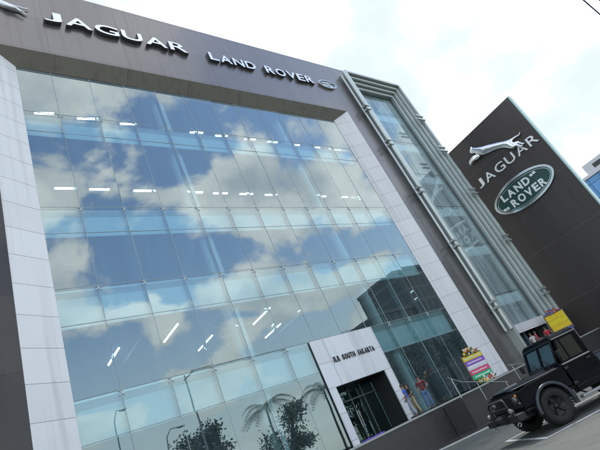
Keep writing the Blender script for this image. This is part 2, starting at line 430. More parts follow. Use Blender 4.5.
# splayed frame
def quadslab(p, th, name, m):
    a = [Vector(x) for x in p]; n_ = (a[1]-a[0]).cross(a[3]-a[0]).normalized()*th
    x = MB(); x.add(a+[q+n_ for q in a], [(0, 1, 2, 3), (4, 7, 6, 5), (0, 4, 5, 1), (1, 5, 6, 2), (2, 6, 7, 3), (3, 7, 4, 0)])
    return x.build(name, m, bld)
fy = 17.995
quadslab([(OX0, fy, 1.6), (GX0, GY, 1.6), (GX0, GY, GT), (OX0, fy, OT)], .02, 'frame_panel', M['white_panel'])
quadslab([(GX1, GY, 1.6), (OX1, fy, 1.6), (OX1, fy, OT), (GX1, GY, GT)], .02, 'frame_panel', M['shaded_white_panel'])
quadslab([(GX0, GY, GT), (GX1, GY, GT), (OX1, fy, OT), (OX0, fy, OT)], .02, 'frame_soffit', M['soffit'])
# floors
L = [22.55, 16.16, 11.81, 7.05]
BB = [21.13, 14.66, 10.08, 5.39]
for lz in L:
    s = MB(); s.box(GX0-1.4, 36.4, GY+.42, 35.9, lz-.52, lz-.22); s.build('floor_slab', M['ceiling'], bld)
s = MB(); s.box(GX0-1.4, 36.4, GY+.2, 35.9, 26.5, 26.8); s.build('ceiling_slab', M['ceiling'], bld)
s = MB(); s.box(GX0-1.4, 36.4, 33.0, 33.3, 1.6, 26.5); s.build('back_wall', M['wall_in'], bld)
for xx in (GX0-1.7, 36.5):
    s = MB(); s.box(xx, xx+.3, GY+.1, 35.9, 1.6, 26.49); s.build('inner_wall', M['wall_in'], bld)
for cx in (12.55, 22.9):
    for z0, z1 in zip([1.6]+[l-.21 for l in L[::-1]], [l-.53 for l in L[::-1]]+[26.49]):
        s = MB(); s.tube([(cx, 20.0, z0), (cx, 20.0, z1)], .42, 20); s.build('column', M['col_white'], bld)
# curtain wall
cw = part('curtain_wall', bld, (0, .75, 0))
xs = [GX0]+[5.81+2.055*i for i in range(12)]
xs = [x for x in xs if x < GX1-.4]+[GX1]
rows = []
zc = 1.62
for lz, bz in zip(L[::-1], BB[::-1]):
    rows.append(('glass_pane', zc, bz)); rows.append(('spandrel_pane', bz, lz)); zc = lz
rows.append(('glass_pane', zc, GT))
for kind, z0, z1 in rows:
    for x0, x1 in zip(xs[:-1], xs[1:]):
        if z0 < 5 and x0 > 16 and x1 < 20.3: continue
        ta, tb = random.gauss(0, .0024), random.gauss(0, .0024)
        w_, h_ = x1-x0-.03, z1-z0-.03; cx, cz = (x0+x1)/2, (z0+z1)/2
        q = MB(); pts = [(-w_/2, -h_/2), (w_/2, -h_/2), (w_/2, h_/2), (-w_/2, h_/2)]
        lo = z0 < 5.3 and kind == 'glass_pane'
        q.add([(cx+a, GY+a*ta+c*tb, cz+c) for a, c in pts], [(0, 1, 2, 3)])
        q.build(kind, M['glass'], cw, fixn=False)
j = MB()
for x in xs[1:-1]: j.box(x-.009, x+.009, GY-.014, GY+.03, 5.4 if 16 < x < 20.5 else 1.62, GT)
for kind, z0, z1 in rows[1:]: j.box(GX0, GX1, GY-.013, GY+.028, z0-.008, z0+.008)
j.build('joint', M['joint'], cw)
for x in xs[1:-1]:
    f = MB(); f.box(x-.012, x+.012, GY+.06, GY+.36, 7.1 if 15.5 < x < 20.9 else 1.62, GT-.05); f.build('glass_fin', M['fin'], cw)
for lz, bz in zip(L, BB):
    f = MB(); f.box(GX0, GX1, GY+.375, GY+.41, bz+.02, lz-.33); f.build('spandrel_panel', M['spandrel'], cw)
    f = MB(); f.box(GX0, GX1, GY+.365, GY+.415, lz-.32, lz-.03); f.build('slab_edge', M['slab_edge'], cw)
    f = MB(); f.box(GX0, GX1, GY+.36, GY+.42, lz-.025, lz+.06); f.build('transom', M['rail_metal'], cw)
# spider fittings: four armed star with bolts on the outside of the joints
def spider():
    s = MB()
    for dx in (-1, 1):
        for dz in (-1, 1):
            s.tube([(0, .02, 0), (dx*.10, -.03, dz*.10), (dx*.17, -.02, dz*.17)], [.035, .026, .02], 6)
            s.lathe([(0, -.05), (.04, -.05), (.04, -.005)], (dx*.17, 0, dz*.17), 'y', 10)
    s.tube([(0, -.04, 0), (0, .36, 0)], .035, 8)
    return s
proto = None
for lz in L:
    for x in xs[1:-1]:
        if proto is None:
            proto = spider().build('spider_fitting', M['steel'], cw, world=False); o = proto
        else:
            o = proto.copy(); COL.objects.link(o); o.parent = cw
        o.location = Vector((x, GY-.005, lz-.12))-Vector((16, 18.75, 0)); o.scale = (.58, .58, .58)
for lz in BB[1:]:
    for x in xs[1:-1]:
        pass
# entrance portal
PX0, PA, PB, PX1, PH, PO, PY = 15.58, 16.06, 19.93, 20.50, 7.03, 4.42, 18.66
pt = part('entrance_portal', bld, (2., .5, 0))
q = MB(); q.box(PX0, PA, PY, 18.74, PZ, PH); q.box(PB, PX1, PY, 18.74, PZ, PH); q.box(PA, PB, PY, 18.74, PO, PH)
q.build('portal_cladding', M['portal'], pt)
q = MB(); q.box(PX0-.03, PX0-.003, PY+.02, 18.74, PZ, PH-.01); q.build('side_trim', M['black_letter'], pt)
q = MB(); q.box(PA+.003, PB-.003, 20.1, 20.12, PZ+.01, PO-.01); q.build('door_glass', M['lobby_glass'], pt)
q = MB(); q.box(PA-.06, PA-.005, 18.745, 20.3, PZ, PO+.06); q.box(PB+.005, PB+.06, 18.745, 20.3, PZ, PO+.06); q.box(PA-.004, PB+.004, 18.745, 20.3, PO+.01, PO+.06)
q.build('door_reveal', M['doors'], pt)  # reveal coloured dark to carry the shade of the opening
q = MB(); q.box(PA-.5, PB+4.5, 22.2, 22.3, PZ, 5.2); q.build('lobby_shade_sheet', M['doors'], pt)  # dark sheet added to stand for the shade inside the entrance
q = MB()
for x in (16.95, 17.92, 18.9): q.box(x-.03, x+.03, 20.02, 20.09, PZ+.01, PO-.01)
q.box(PA+.003, PB-.003, 20.0, 20.019, 3.7, 3.77)
q.build('door_frame', M['bay_frame_dark'], pt)
q = MB(); q.tube([(17.84, 19.97, 2.2), (17.84, 19.97, 3.1)], .022, 8); q.build('door_handle', M['steel'], pt)
q = MB(); q.tube([(18.0, 19.97, 2.2), (18.0, 19.97, 3.1)], .022, 8); q.build('door_handle', M['steel'], pt)

# stepped glazed bay on the right
bay = part('glazed_bay', bld, (21, -.6, 0))
bx0, bx1, bt, by = 32.75, 41.45, 32.5, 17.3
def portal_ring(x0, x1, z1, wd, y0, y1, name, m):
    q = MB()
    q.box(x0, x0+wd, y0, y1, PZ, z1); q.box(x1-wd, x1, y0, y1, PZ, z1); q.box(x0+wd, x1-wd, y0, y1, z1-wd, z1)
    return q.build(name, m, bay, bevel=.02)
x0, x1, zt, yy = bx0, bx1, bt, by
for i in range(4):
    portal_ring(x0, x1, zt, .26, yy, yy+1.2, 'frame_ring', M['bay_frame'])
    x0 += .263; x1 -= .263; zt -= .263; yy += .16
    portal_ring(x0, x1, zt, .15, yy+.10, yy+1.2, 'shadow_gap', M['bay_frame_dark'])
    x0 += .153; x1 -= .153; zt -= .153; yy += .10
gx0, gx1, gzt, gy = x0, x1, zt, yy+.2
nb = 3
for i in range(nb):
    a, c = gx0+(gx1-gx0)*i/nb, gx0+(gx1-gx0)*(i+1)/nb
    zz = [4.3, 7.0, 11.8, 16.1, 20.0, 24.2, 28.3, gzt]
    for z0, z1 in zip(zz[:-1], zz[1:]):
        q = MB(); t1 = random.gauss(0, .0015)
        q.add([(a+.02, gy-t1, z0+.02), (c-.02, gy+t1, z0+.02), (c-.02, gy+t1, z1-.02), (a+.02, gy-t1, z1-.02)], [(0, 1, 2, 3)])
        q.build('bay_pane', M['glass_bay'], bay, fixn=False)
for zf in (7.0, 11.8, 16.1, 20.0, 24.2, 28.3):
    q = MB(); q.box(gx0, gx1, gy+.3, gy+.5, zf-.9, zf-.05); q.build('bay_floor', M['spandrel'], bay)
q = MB(); q.box(gx0, gx1, gy+2.3, gy+2.5, 7.0, gzt); q.build('bay_back_wall', M['bay_wall'], bay)
q = MB(); q.box(bx0+.1, bx0+.4, by+1.25, 25.3, PZ, bt-.2); q.build('bay_shell', M['dark'], bay)
q = MB(); q.box(bx1-.42, bx1-.12, by+1.21, 25.3, 4.4, bt-.32); q.build('bay_side_wall', M['bay_wall'], bay)
q = MB(); q.box(bx1-.42, bx1-.12, by+1.21, 25.3, PZ, 4.39); q.box(gx0, bx1-.43, 22.0, 22.2, PZ, 6.99); q.build('bay_lobby_wall', M['doors'], bay)  # lower walls coloured dark for the shade behind the bay opening
q = MB(); q.box(bx0+.41, bx1-.12, by+1.21, 25.3, bt-.3, bt-.26); q.build('bay_light_roof', M['glass_bay'], bay)  # unseen glazed roof added to let sky light flood the bay
q = MB(); q.box(gx0, gx1, gy-.35, gy+.2, 3.6, 4.28); q.build('bay_lintel', M['shaded_white_panel'], bay)
q = MB(); q.tube([(bx0-.16, by+.1, 4.), (bx0-.16, by+.1, bt-.3)], .15, 12); q.tube([(bx0-.42, by+.42, 4.), (bx0-.42, by+.42, bt-.5)], .11, 12)
q.build('mast_tube', M['bay_frame'], bay)
for z in (6., 11.5, 17., 22.5, 27.):
    for dz in (-.25, .25):
        q = MB(); q.box(bx0-.55, bx0+.02, by-.12, by+.3, z+dz-.08, z+dz+.08); q.build('bracket', M['bay_frame'], bay)
        q = MB(); q.box(bx1-1.35, bx1-.05, by-.16, by-.003, z+dz-.08, z+dz+.08); q.build('bracket', M['bay_frame'], bay)
q = MB(); q.tube([((gx0+gx1)/2-.4, gy+1.2, 4.3), ((gx0+gx1)/2-.4, gy+1.2, gzt-.3)], .5, 18); q.build('bay_column', M['col_white'], bay)

# ------------------------------------------------------------------ wall signs
def cat_mesh():
    """leaping cat emblem, faces -x (left), about 6 units long, relief along z"""
    N = []; E = []
    def nd(x, y, z, r, rz=None): N.append(((x, y, z), r, rz or r)); return len(N)-1
    hips = nd(1.9, -.25, .15, .42, .3); loin = nd(1.0, .08, .15, .33, .26); mid = nd(.2, .30, .15, .36, .28); chest = nd(-.7, .48, .15, .50, .34); shoulder = nd(-1.25, .66, .15, .40, .3)
    neck = nd(-1.62, .95, .15, .29, .25); head = nd(-2.02, 1.15, .15, .32, .26); muz = nd(-2.42, 1.05, .15, .19, .18)
    for a, b_ in ((hips, loin), (loin, mid), (mid, chest), (chest, shoulder), (shoulder, neck), (neck, head), (head, muz)): E.append((a, b_))
    ear = nd(-1.86, 1.50, .15, .08); E.append((head, ear))
    for dz, dx, dy in ((.0, 0, 0), (.26, .12, -.22)):
        a = nd(-1.75+dx, .44+dy, .1+dz, .22, .16); b_ = nd(-2.3+dx, .50+dy, .1+dz, .15, .12); c = nd(-2.75+dx, .36+dy, .1+dz, .15, .12); e = nd(-2.98+dx, .20+dy, .1+dz, .12, .1)
        E.extend([(shoulder, a), (a, b_), (b_, c), (c, e)])
    for dz, dx, dy in ((.0, 0, 0), (.26, -.18, -.16)):
        a = nd(2.30+dx, -.58+dy, .1+dz, .26, .18); b_ = nd(2.75+dx, -.58+dy, .1+dz, .15, .12); c = nd(3.05+dx, -.92+dy, .1+dz, .09, .08); e = nd(3.28+dx, -.98+dy, .1+dz, .07, .06)
        E.extend([(hips, a), (a, b_), (b_, c), (c, e)])
    t = [nd(2.45, -.10, .15, .11), nd(2.85, -.08, .15, .085), nd(3.2, -.12, .15, .075), nd(3.45, .06, .15, .06)]
    E.append((hips, t[0])); E.extend(zip(t[:-1], t[1:]))
    return skin_mesh('cat', N, E, 2, 0)

WY = 17.993
e = link_mesh('cat_emblem', cat_mesh(), M['letter'], None, frame_front(2.35, WY, 30.55) @ Matrix.Diagonal((.80, .62, .7, 1)))
tag(e, 'silver leaping cat emblem on the dark wall left of the wide silver lettering', 'emblem')
t = thing('wall_lettering', 'wide silver six letter word at the upper left of the dark wall', 'lettering', (5.8, WY, 29.62), 0, 'raised silver words on the dark wall')
lettering('JAGUAR', t, frame_front(5.8, WY, 29.62), 9.4, .92, .28, .2, M['letter'], .012, .6, M['letter_side'])
t = thing('wall_lettering', 'silver two word lettering on the dark wall beside the small oval badge', 'lettering', (17.0, WY, 29.6), 0, 'raised silver words on the dark wall')
lettering('LAND ROVER', t, frame_front(17.0, WY, 29.6), 10.6, .88, .24, .16, M['letter'], .02, .75, M['letter_side'])

def oval_badge(parent, xf, a, b_, txtm):
    """parts of an oval badge in the local text plane"""
    def ring(r0, r1, z0, z1, name, m):
        q = MB(); n_ = 64; vs = []
        for k in range(n_):
            c, s = math.cos(2*PI*k/n_), math.sin(2*PI*k/n_)
            for rr, z in ((r0, z0), (r0, z1), (r1, z1), (r1, z0)): vs.append((c*(a-rr), s*(b_-rr), z))
        fs = []
        for k in range(n_):
            for i in range(4): fs.append((k*4+i, k*4+(i+1) % 4, ((k+1) % n_)*4+(i+1) % 4, ((k+1) % n_)*4+i))
        q.add(vs, fs); return q.build(name, m, parent, bevel=.01, xf=xf)
    q = MB(); n_ = 64
    q.prism([(math.cos(2*PI*k/n_)*(a-.02*a), math.sin(2*PI*k/n_)*(b_-.02*a)) for k in range(n_)], 0, .10, 'z')
    q.build('badge_face', M['green'], parent, xf=xf)
    ring(0, .07*a, 0, .2, 'badge_rim', M['chrome'])
    ring(.10*a, .118*a, .1, .125, 'badge_line', M['chrome'])
    T = Matrix.Translation
    lettering('LAND', parent, xf @ T((-.66*a, .10*b_, .10)), .98*a, .50*b_, .05, .05*a, txtm, .035)
    lettering('ROVER', parent, xf @ T((-.50*a, -.56*b_, .10)), 1.16*a, .50*b_, .05, .045*a, txtm, .035)
    q = MB()
    for sx, cx, cy in ((1, .44, .44), (-1, -.66, -.34)):
        for k in range(2):
            X, Y = cx*a+sx*.0+k*.10*a*sx, cy*b_+k*.02*b_
            q.prism([(X-.035*a, Y-.07*b_), (X+.045*a, Y-.07*b_), (X+.02*a, Y+.09*b_), (X-.055*a, Y+.07*b_)], .10, .15, 'z')
    q.build('badge_mark', txtm, parent, xf=xf)
t = thing('oval_badge', 'small oval badge with a chrome rim at the end of the two word lettering', 'badge', (29.45, WY, 30.05))
oval_badge(t, frame_front(29.45, WY, 30.05), 1.12, .52, M['letter'])
t = thing('entrance_lettering', 'small black lettering across the white entrance portal', 'lettering', (16.7, PY-.003, 5.6))
lettering('JLR SOUTH JAKARTA', t, frame_front(16.62, PY-.004, 5.62), 3.3, .30, .035, .05, M['black_letter'], .03, .8)

# ------------------------------------------------------------------ pylon sign wall
SX = 44.0
py = thing('pylon_sign', 'tall dark slab sign with a cat emblem and a green oval badge', 'sign', (SX+.8, 14.8, 0))
q = MB(); q.box(SX, SX+.55, 10.32, 19.4, 0, 23.15); q.build('sign_panel', M['sign_dark'], py)
q = MB(); q.box(SX-.03, SX+.6, 10.2, 10.317, 0, 23.25); q.build('edge_trim', M['edge_glass'], py)
q = MB(); q.box(SX-.015, SX+.58, 10.318, 19.4, 23.152, 23.24); q.build('top_cap', M['sign_dark'], py)
ce = part('cat_emblem', py)
me = cat_mesh()
link_mesh('cat_body', me, M['chrome'], ce, Matrix.Translation(-Vector((SX+.8, 14.8, 0))) @ frame_side(SX-.02, 14.5, 20.0) @ Matrix.Rotation(R(-9), 4, 'Z') @ Matrix.Diagonal((.90, 1.12, .9, 1)))
wd = part('lettering', py)
lettering('JAGUAR', wd, frame_side(SX-.004, 17.75, 17.78), 7.15, .92, .12, .26, M['letter'], .004)
ob = part('oval_badge', py)
oval_badge(ob, frame_side(SX-.004, 14.5, 14.95), 3.25, 1.55, M['letter'])

# ------------------------------------------------------------------ lights inside the glass front
def lamp(p, d, label, cat='ceiling light', group='lit tubes under the showroom ceilings', ln=.85, hw=.065):
    d = Vector(d)
    t = thing('ceiling_light', label, cat, p, math.atan2(d.y, d.x), group)
    q = MB(); q.box(-ln, ln, -hw, hw, -.05, .0); q.build('tube', M['tube'], t, world=False)
    q = MB(); q.box(-ln-.05, ln+.05, -hw-.03, hw+.03, .002, .07); q.build('housing', M['rail_metal'], t, world=False)
ORD = ['first', 'second', 'third', 'fourth', 'fifth', 'sixth', 'seventh', 'eighth', 'ninth', 'tenth']
top_x = [6.0, 8.5, 11.3, 16.65, 18.9, 21.7, 24.1, 26.7, 29.3, 32.2]
for i, x in enumerate(top_x):
    lamp((x, 22.2+.013*x, 26.43), (1, -.12, 0), 'lit white tube, %s from left in the top floor row' % ORD[i], ln=.54)
sec_x = [6.9, 8.95, 11.85, 15.9, 18.1, 20.55, 23.1, 29.0, 32.0, 34.3]
for i, x in enumerate(sec_x):
    lamp((x, 24.2+.012*x, 21.95), (1, -.03, 0), 'lit white tube, %s from left in the row below the top floor' % ORD[i], ln=.62)
dl = [(8.2, 26.5), (14.5, 27.5), (20.5, 28), (11.0, 24.5), (17.5, 24.5)]
for i, (x, y) in enumerate(dl):
    lamp((x, y, 11.22), (0, 1, 0), 'lit tube running into the depth on the lower middle floor, %s from left' % ORD[[0, 2, 4, 1, 3][i]], ln=1.25, hw=.04)

for x, y0, y1 in ((9.2, 20.5, 29), (13.6, 20.5, 30), (17.0, 20.5, 31), (21.6, 20.5, 31), (26.5, 20.5, 31)):
    q = MB(); q.box(x-.05, x+.05, y0, y1, 11.15, 11.27); q.build('ceiling_trim', M['col_white'], bld)
for x0, x1 in ((GX0, 12.9), (15.2, 28.6)):
    q = MB(); q.box(x0, x1, 20.9, 21.0, 11.14, 11.28); q.build('ceiling_trim', M['col_white'], bld)
for x, y0, y1 in ((8.2, 20.5, 28), (12.0, 20.5, 28), (22.5, 20.5, 30)):
    q = MB(); q.box(x-.05, x+.05, y0, y1, 6.40, 6.52); q.build('ceiling_trim', M['col_white'], bld)

# ------------------------------------------------------------------ rails and small things on the terrace
def rail(name, label, pts, posts, r=.028, group=None):
    t = thing(name, label, 'handrail', (pts[0][0], pts[0][1], 0), 0, group)
    q = MB(); q.tube(pts, r, 8); q.build('top_rail', M['steel'], t)
    for x, y, z0, z1 in posts:
        q = MB(); q.tube([(x, y, z0), (x, y, z1)], r*.8, 8); q.build('post', M['steel'], t)
    return t
rail('handrail', 'bright steel handrail bending down along the ramp behind the black pickup', [(20.55, 15.5, 2.58), (21.35, 15.5, 2.14), (25.3, 15.5, 1.14)],
     [(20.75, 15.5, 1.30, 2.46), (22.6, 15.5, .80, 1.82), (25.1, 15.5, .24, 1.18)])
rail('handrail', 'steel handrail beside the foot of the stepped glass bay', [(27.6, 16.3, 1.93), (30.6, 16.3, 1.40)], [(28.0, 16.3, .005, 1.85), (30.4, 16.3, .005, 1.43)])
rail('handrail', 'dim steel handrail behind the ground floor glass right of the entrance', [(23.9, 20.1, 3.3), (30.2, 20.1, 3.95)], [(24.2, 20.1, 1.6, 3.33), (27., 20.1, 1.6, 3.61), (29.9, 20.1, 1.6, 3.91)])
q = MB(); q.tube([(25.9, 16.72, 1.62), (28.0, 16.9, 2.27)], .035, 8)
tag(q.build('pole', M['white_line']), 'thin white leaning pole near the striped flower board', 'pole')
q = MB(); q.box(14.98, 16.25, 16.95, 17.3, PZ+.001, PZ+.055)
tag(q.build('doormat', mat('purple_mat', (.16, .08, .55), .8), bevel=.01), 'small purple mat on the terrace at the left side of the entrance', 'mat')

# flower boards
def flowers(bm_cols, boxes, parent, n, r):
    for k, c in enumerate(bm_cols):
        q = MB()
        for i in range(n):
            bx = random.choice(boxes)
            p = [random.uniform(bx[j*2], bx[j*2+1]) for j in range(3)]
            q.ellipsoid(p, (r*random.uniform(.7, 1.3),)*3, 7, 5)
        o = q.build('flower_cluster', mat('petal', c, .7), parent, world=False); o['kind'] = 'stuff'
def flower_board(label, loc, rz, w_, h_, z0, stripes, cols, edge, marks=True):
    t = thing('flower_board', label, 'flower board', loc, rz, 'congratulation flower boards')
    q = MB(); q.box(-w_/2-.06, w_/2+.06, .0, .05, z0-.06, z0+h_+.06); q.build('board', mat('board_back', (.20, .15, .10), .8), t, world=False)
    n_ = len(stripes)
    for i, c in enumerate(stripes):
        a = z0+h_-h_*(i+1)/n_; q = MB(); q.box(-w_/2, w_/2, -.03, -.002, a+.008, a+h_/n_-.008); q.build('stripe', mat('board_stripe', c, .7, 0, .35, 7.), t, world=False)
        if not marks: continue
        q = MB(); random.seed(i+3)
        za = a+h_/n_*.36; x = -w_/2+.15; poly = []; low = []
        while x < w_/2-.25:
            l_ = random.uniform(.04, .10); hh = random.uniform(.20, .30)*h_/n_
            poly += [(x, za+.012), (x+.004, za+hh), (x+l_, za+hh), (x+l_+.004, za+.012)]; x += l_+random.uniform(.02, .05)
        q.prism([(poly[0][0], za)]+poly+[(poly[-1][0], za)], -.045, -.031, 'y')
        q.build('lettering_strip', mat('strip_white', (.8, .8, .75), .7), t, world=False)
    for s in (-1, 1):
        q = MB(); q.tube([(s*w_*.36, .08, 0), (s*w_*.36, .08, z0+h_*.8)], .025, 6); q.build('leg', M['doors'], t, world=False)
        q = MB(); q.tube([(s*w_*.36, .09, z0+h_*.6), (s*w_*.36, .75, 0)], .02, 6); q.build('prop', M['doors'], t, world=False)
    flowers(cols, [(-w_*.42, w_*.42, -.12, .04, z0+h_, z0+h_+.28), (-w_*.25, w_*.25, -.12, .04, z0+h_+.2, z0+h_+.42), (-w_*.5, w_*.5, -.14, .0, z0-.22, z0+.0), (-w_*.35, w_*.35, -.2, .0, z0-.32, z0-.1)], t, 34, .062)
    return t
flower_board('flower board striped yellow, purple, red and green at the foot of the white frame', (25.75, 17.0, PZ), R(-6), 1.85, 1.40, .36,
             [(.75, .62, .05), (.28, .10, .55), (.70, .66, .75), (.75, .08, .20), (.02, .48, .22)], [(.8, .5, .05), (.6, .05, .05), (.7, .7, .65), (.05, .2, .04)], (.30, .12, .55))
flower_board('bright yellow flower board with blue and orange rims beside the pylon sign', (38.9, 16.95, PZ), R(-52), 1.5, 1.3, 1.05,
             [(.80, .55, .02), (.82, .60, .02), (.80, .52, .02)], [(.1, .15, .5), (.8, .25, .03), (.6, .05, .05), (.1, .25, .5)], (.75, .28, .05), False)

# people
person('person in a bright blue shirt and pale trousers beside the entrance portal', (19.0, 17.25, PZ), R(35), (.05, .12, .62), (.30, .34, .40), h=1.68, armR=(.08, .2), group='people on the terrace')
person('person in a dark top and khaki shorts behind the blue shirt', (19.85, 17.7, PZ), R(60), (.04, .035, .04), (.38, .32, .20), h=1.70, armL=(.1, .15), longhair=True, group='people on the terrace')
person('person in a maroon shirt and blue jeans standing right of the entrance', (20.7, 17.45, PZ), R(120), (.17, .035, .04), (.10, .18, .34), h=1.80, armL=(.10, .22), group='people on the terrace')
person('person in a white shirt at the foot of the stepped glass bay', (33.6, 16.95, PZ), R(160), (.55, .52, .52), (.05, .05, .07), h=1.66, group='people on the terrace')
person('person in a dark pink shirt under the bay lintel', (34.9, 17.25, PZ), R(200), (.40, .04, .10), (.05, .05, .06), h=1.7, armR=(.1, .2), group='people on the terrace')
person('person in a red shirt next to the yellow flower board', (36.6, 17.2, PZ), R(150), (.55, .03, .05), (.04, .04, .05), h=1.7, armL=(.12, .25), group='people on the terrace')

# ------------------------------------------------------------------ pickup truck
PAINT = mat('black_paint', (.004, .005, .008), .25, 0, .1, 2., coat=.55, spec=.0)
TRIM = mat('black_trim', (.018, .018, .019), .5, 0, .2, 12.)
FLARE = mat('flare_grey', (.035, .042, .055), .3, 0, .1, 3., coat=.5)
RUB = mat('tyre_rubber', (.014, .014, .014), .8, 0, .25, 25., bump=.2)
RIM = mat('rim_black', (.03, .03, .03), .35, .5)
WGL = glass_mat('car_glass', (.24, .29, .31), .08, 1.5, 0., .001)
LENS = mat('lens', (.16, .16, .155), .1, .7)
AMB = mat('amber', (.65, .22, .03), .2)
STEP = mat('step_alloy', (.42, .43, .43), .35, .7, .15, 10.)
SEAT = mat('seat_cloth', (.03, .03, .03), .8)
TH = R(151)
tr_ = thing('pickup_truck', 'black off road pickup truck parked in the white painted bay', 'pickup truck', (0, 0, 0), TH)
hub = Vector((12.60, 6.80, 0)); tr_.scale = (1.04, 1.04, 1.04); tr_.location = hub-Vector((-math.sin(TH), math.cos(TH), 0))*.91
def tp(name, b_, m, parent=None, bevel=.0): return b_.build(name, m, parent or tr_, bevel=bevel, world=False)
def arc(cx, cz, r, a0, a1, n_=14): return [(cx+r*math.cos(R(a0+(a1-a0)*i/n_)), cz+r*math.sin(R(a0+(a1-a0)*i/n_))) for i in range(n_+1)]
WB = -2.79
# chassis and underbody
q = MB(); q.box(-3.9, .5, -.45, -.33, .44, .60); q.box(-3.9, .5, .33, .45, .44, .60); q.box(-3.6, .4, -.72, .72, .60, .66)
tp('chassis', q, TRIM)
q = MB(); q.tube([(0, -.70, .41), (0, .70, .41)], .06, 10); q.ellipsoid((0, .12, .41), (.16, .16, .16), 12, 8); tp('axle', q, TRIM)
q = MB(); q.tube([(WB, -.70, .41), (WB, .70, .41)], .06, 10); q.ellipsoid((WB, .12, .41), (.16, .16, .16), 12, 8); tp('axle', q, TRIM)
# front wings with cut arches
for s in (1, -1):
    y0, y1 = sorted((s*.40, s*.83)); ys = sorted((s*.815, s*.845))
    side = [(.46, .70)]+arc(0, .46, .50, 28, 152)[0:]+[(-.74, .70), (-.74, 1.17), (-.6, 1.185), (.43, 1.155), (.47, 1.10)]
    q = MB(); q.prism(side, ys[0], ys[1], 'y'); q.prism([(-.74, 1.13), (-.74, 1.175), (.43, 1.155), (.43, 1.12)], *sorted((s*.44, s*.814)), 'y')
    tp('front_wing', q, PAINT, bevel=.012)
    q = MB(); q.prism(arc(0, .46, .56, -5, 185, 22)+arc(0, .46, .485, 185, -5, 22), *sorted((s*.846, s*.935)), 'y')
    tp('wheel_arch', q, FLARE, bevel=.02)
    q = MB(); q.prism(arc(0, .46, .515, 10, 170, 20)+arc(0, .46, .50, 170, 10, 20), *sorted((s*.44, s*.813)), 'y'); tp('arch_liner', q, TRIM)
# bonnet, raised centre
q = MB()
prof = [(-.64, 1.165), (-.62, 1.205), (-.44, 1.215), (-.40, 1.25), (.40, 1.25), (.44, 1.215), (.62, 1.205), (.64, 1.165)]
vs = [(.45, y, z-.035) for y, z in prof]+[(.36, y, z) for y, z in prof]+[(-.74, y, z+.03) for y, z in prof]; n_ = len(prof)
fs = [(r_*n_+i, r_*n_+i+1, (r_+1)*n_+i+1, (r_+1)*n_+i) for r_ in range(2) for i in range(n_-1)]+[tuple(range(n_)), tuple(range(2*n_, 3*n_))[::-1]]
q.add(vs, fs); bon = tp('bonnet', q, PAINT, bevel=.008)
q = MB()
for i in range(5): q.box(-.62, -.50, -.28+i*.12, -.20+i*.12, 1.283, 1.291)
tp('bonnet_vent', q, TRIM, bon)
# nose
q = MB(); q.box(.40, .455, -.80, .80, .68, 1.13); tp('front_panel', q, PAINT, bevel=.01)
q = MB(); q.box(.457, .475, -.40, .40, .74, 1.10)
gr = tp('grille', q, TRIM, bevel=.006)
q = MB()
for i in range(6): q.box(.476, .49, -.38, .38, .77+i*.055, .792+i*.055)
tp('grille_bar', q, RIM, gr)
for s in (1, -1):
    q = MB(); q.box(.457, .476, *sorted((s*.42, s*.79)), .74, 1.10); hp = tp('lamp_panel', q, TRIM, bevel=.006)
    q = MB(); q.lathe([(0, .055), (.05, .05), (.085, .03), (.10, .0), (.10, -.02)], (.477, s*.60, .94), 'x', 24); tp('headlight', q, LENS)
    q = MB(); q.lathe([(0, .03), (.035, .02), (.038, 0)], (.477, s*.73, 1.03), 'x', 14); tp('indicator', q, AMB)
    q = MB(); q.lathe([(0, .03), (.035, .02), (.038, 0)], (.477, s*.73, .84), 'x', 14); tp('side_lamp', q, LENS)
q = MB(); q.box(.56, .80, -.88, .88, .50, .66); q.box(.50, .56, -.5, .5, .52, .62); tp('front_bumper', q, TRIM, bevel=.02)
q = MB()
q.tube([(.70, -.48, .665), (.72, -.48, .98), (.70, -.40, 1.06), (.70, .40, 1.06), (.72, .48, .98), (.70, .48, .665)], .03, 8)
q.tube([(.72, -.48, .86), (.72, .48, .86)], .024, 8)
tp('bull_bar', q, TRIM)
q = MB(); q.tube([(.80, -.22, .64), (.80, .22, .64)], .07, 12); q.box(.741, .86, -.34, -.23, .54, .74); q.box(.741, .86, .23, .34, .54, .74); tp('winch', q, RIM)
for s in (1, -1):
    q = MB(); q.lathe([(0, .06), (.07, .05), (.085, .0), (.05, -.08)], (.76, s*.62, .75), 'x', 18); tp('spot_lamp', q, LENS)
    q = MB(); q.tube([(.76, s*.68, .47), (.82, s*.68, .42), (.76, s*.68, .38), (.70, s*.68, .43), (.74, s*.68, .485)], .018, 6); tp('shackle', q, STEP)
# cab
q = MB(); q.box(-.80, -.745, -.76, .76, .66, 1.26); tp('bulkhead', q, PAINT, bevel=.01)
def slab4(p, th):
    a = [Vector(x) for x in p]; n__ = (a[1]-a[0]).cross(a[3]-a[0]).normalized()*th
    return MB().add(a+[c+n__ for c in a], [(0, 1, 2, 3), (4, 7, 6, 5), (0, 4, 5, 1), (1, 5, 6, 2), (2, 6, 7, 3), (3, 7, 4, 0)])
wb, wt = (-.79, 1.265), (-1.00, 1.86)
def wp(y, t): return (wb[0]+(wt[0]-wb[0])*t, y, wb[1]+(wt[1]-wb[1])*t)
q = MB()
for y in (-.73, -.01, .68):
    wdt = .05 if y != -.01 else .02
    z = slab4([wp(y, 0), wp(y+wdt, 0), wp(y+wdt, 1), wp(y, 1)], .05); q.add(z.v, z.f)
for t0, t1 in ((0, .08), (.90, 1.)):
    z = slab4([wp(-.679, t0), wp(.679, t0), wp(.679, t1), wp(-.679, t1)], .048); q.add(z.v, z.f)
wf = tp('windscreen_frame', q, PAINT, bevel=.006)
